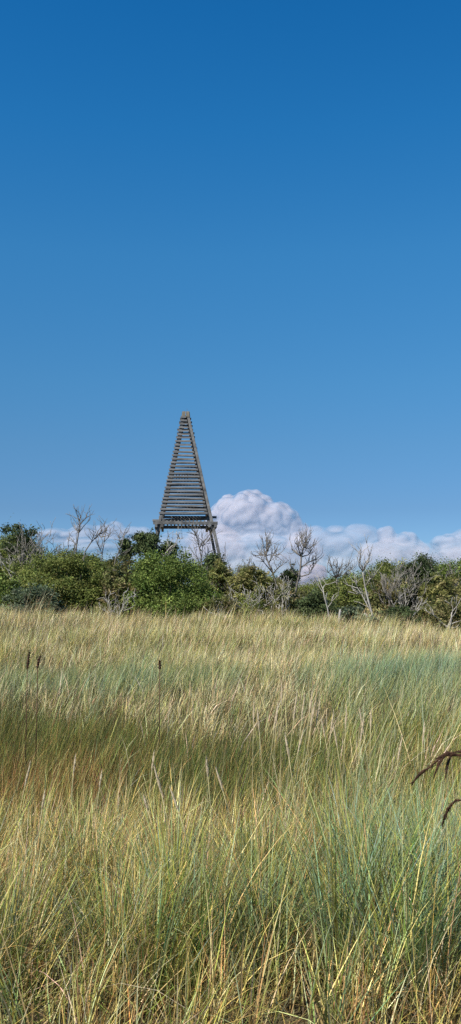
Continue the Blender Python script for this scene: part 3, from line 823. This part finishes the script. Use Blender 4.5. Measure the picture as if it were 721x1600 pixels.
corners = ((-1, -1), (1, -1), (1, 1), (-1, 1))
for cx_, cy_ in corners:
    mb = MB(); a = Vector((cx_ * hw_(-.3), cy_ * hw_(-.3), -.3)); b = Vector((cx_ * hw_(zt + .1), cy_ * hw_(zt + .1), zt + .1))
    ax = (b - a) / 2; z_ = ax.normalized(); x_ = Vector((1, 0, 0)); x_ = (x_ - z_ * x_.dot(z_)).normalized(); y_ = z_.cross(x_)
    mb.box((a + b) / 2, x_ * .128, y_ * .14, ax); mb.build('leg', M_WOOD, TW, bevel=.02)
NS = 28; sl_h = .17
z_lo = zp + .92
for f in range(4):
    mb = MB(); ang = f * PI / 2; rot = Matrix.Rotation(ang, 3, 'Z')
    for k in range(NS):
        z = z_lo + (zt - .12 - z_lo) * k / (NS - 1); w = hw_(z)
        ext = .26 if f % 2 == 0 else -.02
        inset = .195 if f % 2 == 0 else -.215
        tilt = random.gauss(0, .016)
        c = rot @ Vector((random.gauss(0, .03), -w - inset, z + random.gauss(0, .012)))
        xx = rot @ Vector((1, 0, tilt if f != 0 else tilt * .6)); yy = rot @ Vector((0, .03 if f % 2 == 0 else .045, 0.006))
        zz = rot @ Vector((0, .02, sl_h / 2))
        if f == 0:      # the front boards butt against the inner edge of the right leg
            r_ = w - .17; l_ = -(w + .17); c = Vector(((l_ + r_) / 2 - .06, -w - .205, c.z)); mb.box(c, xx * ((r_ - l_) / 2 + random.uniform(-.02, .03)), yy, zz); continue
        mb.box(c, xx * (w + ext + random.uniform(-.03, .05)), yy, zz)
    mb.build('slat_panel', M_SLAT, TW)
# platform beams: front and rear on the outside of the legs, side beams below
wp = hw_(zp)
def beam(a, b, w, h, name='platform_beam'):
    mb = MB(); mb.bar(a, b, w, h); mb.build(name, M_WOOD, TW, bevel=.015)
beam((-wp - .55, -wp - .30, zp), (wp + .48, -wp - .30, zp - .03), .22, .30)
beam((-wp - .50, wp + .30, zp), (wp + .62, wp + .30, zp + .02), .22, .30)
zs = zp - .30
beam((-wp - .28, -wp - .75, zs), (-wp - .28, wp + .75, zs - .02), .24, .28)
beam((wp + .28, -wp - .75, zs), (wp + .28, wp + .75, zs - .02), .24, .28)
beam((-wp + .27, -wp - .5, zs + .02), (-wp + .27, wp + .6, zs), .22, .26)
beam((wp - .27, -wp - .5, zs + .02), (wp - .27, wp + .6, zs), .22, .26)
beam((-wp + .15, wp - .1, zp + .95), (wp + .66, wp + .02, zp + .97), .2, .22)
beam((-wp - .05, -.2, zp + .42), (wp + .1, wp - .35, zp + .80), .22, .26, 'diagonal_brace')
beam((-wp - .62, -wp + .1, zp + .24), (-wp + .5, -wp + .1, zp + .2), .18, .2)
mb = MB()
nj = 13
for k in range(nj):
    x_ = -wp + .35 + (2 * wp - .7) * k / (nj - 1)
    mb.bar((x_, -wp - .12, zp + .205 - (.002 * k)), (x_ + .05, wp + .14, zp + .205 - (.002 * k)), .13, .1)
mb.build('floor_joists', M_WOOD, TW)
# mid-height cross floor
zm = at(289, 739, YB).z - z_g; wm = hw_(zm); mb = MB()
mb.bar((-wm + .1, -wm * .1, zm - .1), (wm - .1, wm * .7, zm + .1), .14, .16)
for k in range(6):
    x_ = -wm + .3 + k * .26; mb.bar((x_, -wm + .2, zm), (x_ + .03, wm - .2, zm), .11, .09)
mb.build('cross_floor', M_WOOD, TW)
# cap of short boards and a thin rod
mb = MB(); wt = hw_(zt) + .16
for sx in (-1, 1):
    mb.box((sx * wt * .5, -wt + .02, zt + .17), (wt * .38, 0, 0), (0, .03, .0), (-sx * .03, .03, .27))
    mb.box((sx * wt * .5, wt - .02, zt + .17), (wt * .38, 0, 0), (0, .03, .0), (-sx * .03, -.03, .27))
    mb.box((sx * (wt - .02), 0, zt + .17), (.03, 0, 0), (0, wt * .8, 0), (-sx * .03, 0, .27))
mb.box((0, 0, zt + .0), (wt * .9, 0, 0), (0, wt * .9, 0), (0, 0, .04))
mb.build('top_cap', M_CAP, TW)
mb = MB(); mb.tube([(.12, 0, zt), (.12, 0, zt + .78)], [.014, .008], 5); mb.build('lightning_rod', M_ROD, TW)


# ------------------------------------------------------------------ clouds
def cloud_mat(name, color, amax, e0, e1, zlo, zhi, blow, patch=.0):
    """cloud surface: dense where it faces out squarely, thinning towards the sides and the dissolving base"""
    m, nt, out = new_mat(name); N = nt.nodes.new; L = nt.links.new

    def ramp(src, a, b, c, d):
        r_ = N('ShaderNodeMapRange'); r_.interpolation_type = 'SMOOTHSTEP'
        for k_, v_ in zip((1, 2, 3, 4), (a, b, c, d)): r_.inputs[k_].default_value = v_
        L(src, r_.inputs[0]); return r_.outputs[0]

    def mul(a, b):
        q = N('ShaderNodeMath'); q.operation = 'MULTIPLY'; L(a, q.inputs[0]); L(b, q.inputs[1]); return q.outputs[0]
    ge = N('ShaderNodeNewGeometry'); tc = N('ShaderNodeTexCoord'); sx = N('ShaderNodeSeparateXYZ'); L(tc.outputs['Object'], sx.inputs[0])
    sn = N('ShaderNodeSeparateXYZ'); L(ge.outputs['Normal'], sn.inputs[0])
    ab = N('ShaderNodeMath'); ab.operation = 'ABSOLUTE'; L(sn.outputs['Y'], ab.inputs[0])
    a = ramp(ab.outputs[0], e0, e1, 0, amax)
    a = mul(a, ramp(sx.outputs['Z'], zlo, zhi, blow, 1))
    if patch:
        no = N('ShaderNodeTexNoise'); no.inputs['Scale'].default_value = .0022; no.inputs['Detail'].default_value = 5
        L(tc.outputs['Object'], no.inputs['Vector']); a = mul(a, ramp(no.outputs['Fac'], .32, .66, 1 - patch, 1))
    d = N('ShaderNodeBsdfDiffuse'); d.inputs['Color'].default_value = (*color, 1)
    t = N('ShaderNodeBsdfTranslucent'); t.inputs['Color'].default_value = (*color, 1)
    m1 = N('ShaderNodeMixShader'); m1.inputs[0].default_value = .5; L(d.outputs[0], m1.inputs[1]); L(t.outputs[0], m1.inputs[2])
    tr = N('ShaderNodeBsdfTransparent'); m2 = N('ShaderNodeMixShader')
    L(a, m2.inputs[0]); L(tr.outputs[0], m2.inputs[1]); L(m1.outputs[0], m2.inputs[2]); L(m2.outputs[0], out.inputs['Surface'])
    return m


DC = 20000.0
ICO = None
def ico(sub=2):
    bm = bmesh.new(); bmesh.ops.create_icosphere(bm, subdivisions=sub, radius=1)
    v = np.array([q.co[:] for q in bm.verts]); f = np.array([[w.index for w in q.verts] for q in bm.faces]); bm.free(); return v, f
IV, IF = ico(2)


def cloud(name, label, balls, mat, voxel, levels=2, kidr=.34, nk=16, disp=0, seed=3, sink=.92, soft=8):
    r = np.random.default_rng(seed); B = []
    def rec(c, rad, lev):
        B.append((c, rad))
        if lev == 0: return
        for _ in range(nk if lev == levels else max(5, nk // 2)):
            d = r.normal(0, 1, 3); d[2] = abs(d[2]) * .9 - .15; d[1] = -abs(d[1]); d /= np.linalg.norm(d)
            q = rad[0] * kidr * r.uniform(.6, 1.25)
            rec(c + d * rad * sink, np.array([q, q, q * min(1, rad[2] / rad[0] * 1.3)]), lev - 1)
    for (px, py, rx, rz) in balls:
        P = at(px, py, DC); k = DC / F
        rec(np.array(P), np.array([rx * k, min(rx, 60) * k * .8, rz * k]), levels)
    V = np.concatenate([IV * rad + c for c, rad in B]); n = len(IV)
    Fc = np.concatenate([IF + i * n for i in range(len(B))])
    org = np.array([V[:, 0].mean(), V[:, 1].mean(), V[:, 2].min()])
    o = fast_mesh(name, V - org, tris=Fc, mat=mat); o.location = org
    m_ = o.modifiers.new('merge', 'REMESH'); m_.mode = 'VOXEL'; m_.voxel_size = voxel; m_.use_smooth_shade = True
    sm = o.modifiers.new('soften', 'SMOOTH'); sm.factor = .5; sm.iterations = soft
    if disp:
        tx = bpy.data.textures.new(name, 'CLOUDS'); tx.noise_scale = voxel * 7; tx.noise_depth = 4
        dm = o.modifiers.new('billow', 'DISPLACE'); dm.texture = tx; dm.strength = disp; dm.texture_coords = 'LOCAL'
    tag(o, label, 'cloud'); return o


CW = (.985, .895, .92)
M_CL1 = cloud_mat('cumulus_vapour', CW, .55, .02, .85, -100, 1700, .22, .2)
M_CL2 = cloud_mat('thin_cloud_vapour', CW, .7, .05, .6, 0, 150, .3)
M_CL3 = cloud_mat('haze_cloud_vapour', CW, .40, .03, .95, -100, 800, .15, .3)
cloud('cumulus_cloud', 'towering white cumulus cloud with billowing domed top right of the beacon',
      [(388, 816, 52, 46), (360, 812, 36, 38), (342, 828, 24, 36), (424, 824, 46, 38), (452, 836, 32, 32), (400, 868, 84, 36), (462, 868, 44, 30), (345, 874, 44, 30)], M_CL1, 24, levels=1, disp=22, kidr=.24, nk=80, sink=.84, soft=16)
cloud('cloud_bank', 'pale lilac cloud bank spreading under the cumulus behind the dead trees',
      [(335, 872, 60, 40), (420, 892, 90, 30), (492, 868, 50, 38), (545, 860, 60, 32), (600, 884, 90, 34), (680, 890, 90, 32)], M_CL3, 40, 1, seed=5, kidr=.5, nk=14, disp=40, sink=.7)
cloud('small_cloud', 'small bright puff of cloud low behind the bushy bare tree', [(490, 900, 22, 16), (466, 908, 30, 16)], M_CL2, 30, 1, seed=6, kidr=.4, disp=30, sink=.75)
cloud('small_cloud', 'faint puffy cloud low over the right thicket, between cumulus and right edge', [(606, 842, 18, 16), (632, 850, 22, 16), (650, 860, 18, 14), (615, 872, 46, 26)], M_CL3, 32, 1, seed=7, kidr=.5, nk=12, disp=36, sink=.7)
cloud('small_cloud', 'faint low cloud at the right edge of the sky', [(700, 852, 28, 16), (735, 848, 34, 18), (715, 876, 50, 26)], M_CL3, 32, 1, seed=8, kidr=.5, nk=12, disp=36, sink=.7)
cloud('small_cloud', 'faint pinkish cloud streak left of the beacon over the scrub', [(140, 838, 36, 14), (176, 834, 32, 16), (212, 838, 36, 14), (95, 840, 34, 12), (270, 864, 60, 26), (180, 862, 90, 22)], M_CL3, 36, 1, seed=9, kidr=.5, nk=12, disp=36, sink=.7)

# ------------------------------------------------------------------ light
EL, AZ = math.radians(48), math.radians(-136)
sun = bpy.data.lights.new('sun', 'SUN'); sun.energy = 5.0; sun.angle = math.radians(.53); sun.color = (1, .955, .88)
so = link(bpy.data.objects.new('sun', sun))
sd = Vector((math.sin(AZ) * math.cos(EL), math.cos(AZ) * math.cos(EL), math.sin(EL)))
so.rotation_euler = (-sd).to_track_quat('-Z', 'Y').to_euler(); so.location = sd * 50
w = bpy.data.worlds.new('World'); SC.world = w; w.use_nodes = True
nt = w.node_tree; bg = nt.nodes['Background']; N = nt.nodes.new; L = nt.links.new
sk = N('ShaderNodeTexSky'); sk.sky_type = 'NISHITA'; sk.sun_disc = False; sk.sun_elevation = EL; sk.sun_rotation = AZ
sk.air_density = 1.0; sk.dust_density = 0.0; sk.ozone_density = 4.0
tcw = N('ShaderNodeTexCoord'); sx = N('ShaderNodeSeparateXYZ'); L(tcw.outputs['Generated'], sx.inputs[0])
rp = N('ShaderNodeValToRGB'); el = rp.color_ramp.elements
ST = [(.0, (.40, .60, .92)), (.06, (.382, .584, .892)), (.095, (.372, .56, .80)), (.165, (.395, .684, .872)), (.235, (.378, .808, 1.0)), (.366, (.318, .968, 1.23)),
      (.481, (.181, .963, 1.354)), (.575, (.114, .903, 1.362)), (.66, (.15, .78, 1.12)), (.95, (.42, .65, .8))]
for i, (q, c_) in enumerate(ST):
    e_ = el[i] if i < 2 else el.new(q)
    e_.position = q
for e_, (q, c_) in zip(sorted(el, key=lambda k: k.position), ST): e_.color = (*[v * 1.08 for v in c_], 1)
L(sx.outputs['Z'], rp.inputs[0])
mm = N('ShaderNodeVectorMath'); mm.operation = 'MULTIPLY'; L(sk.outputs[0], mm.inputs[0]); L(rp.outputs[0], mm.inputs[1])
L(mm.outputs[0], bg.inputs[0]); bg.inputs[1].default_value = .085

# ------------------------------------------------------------------ camera
cam = bpy.data.cameras.new('camera'); co = link(bpy.data.objects.new('camera', cam)); SC.camera = co
co.location = (0, 0, EYE); co.rotation_euler = (PI / 2 + PITCH, 0, 0)
cam.sensor_fit = 'VERTICAL'; cam.angle = 2 * math.atan(800 / F); cam.clip_start = .05; cam.clip_end = 90000

SC.view_settings.view_transform = 'Standard'; SC.view_settings.look = 'None'; SC.view_settings.gamma = 1
SC.view_settings.exposure = .2; SC.view_settings.use_curve_mapping = False
cy = SC.cycles
cy.max_bounces = 8; cy.diffuse_bounces = 4; cy.glossy_bounces = 2; cy.transmission_bounces = 4; cy.transparent_max_bounces = 24
cy.use_denoising = False
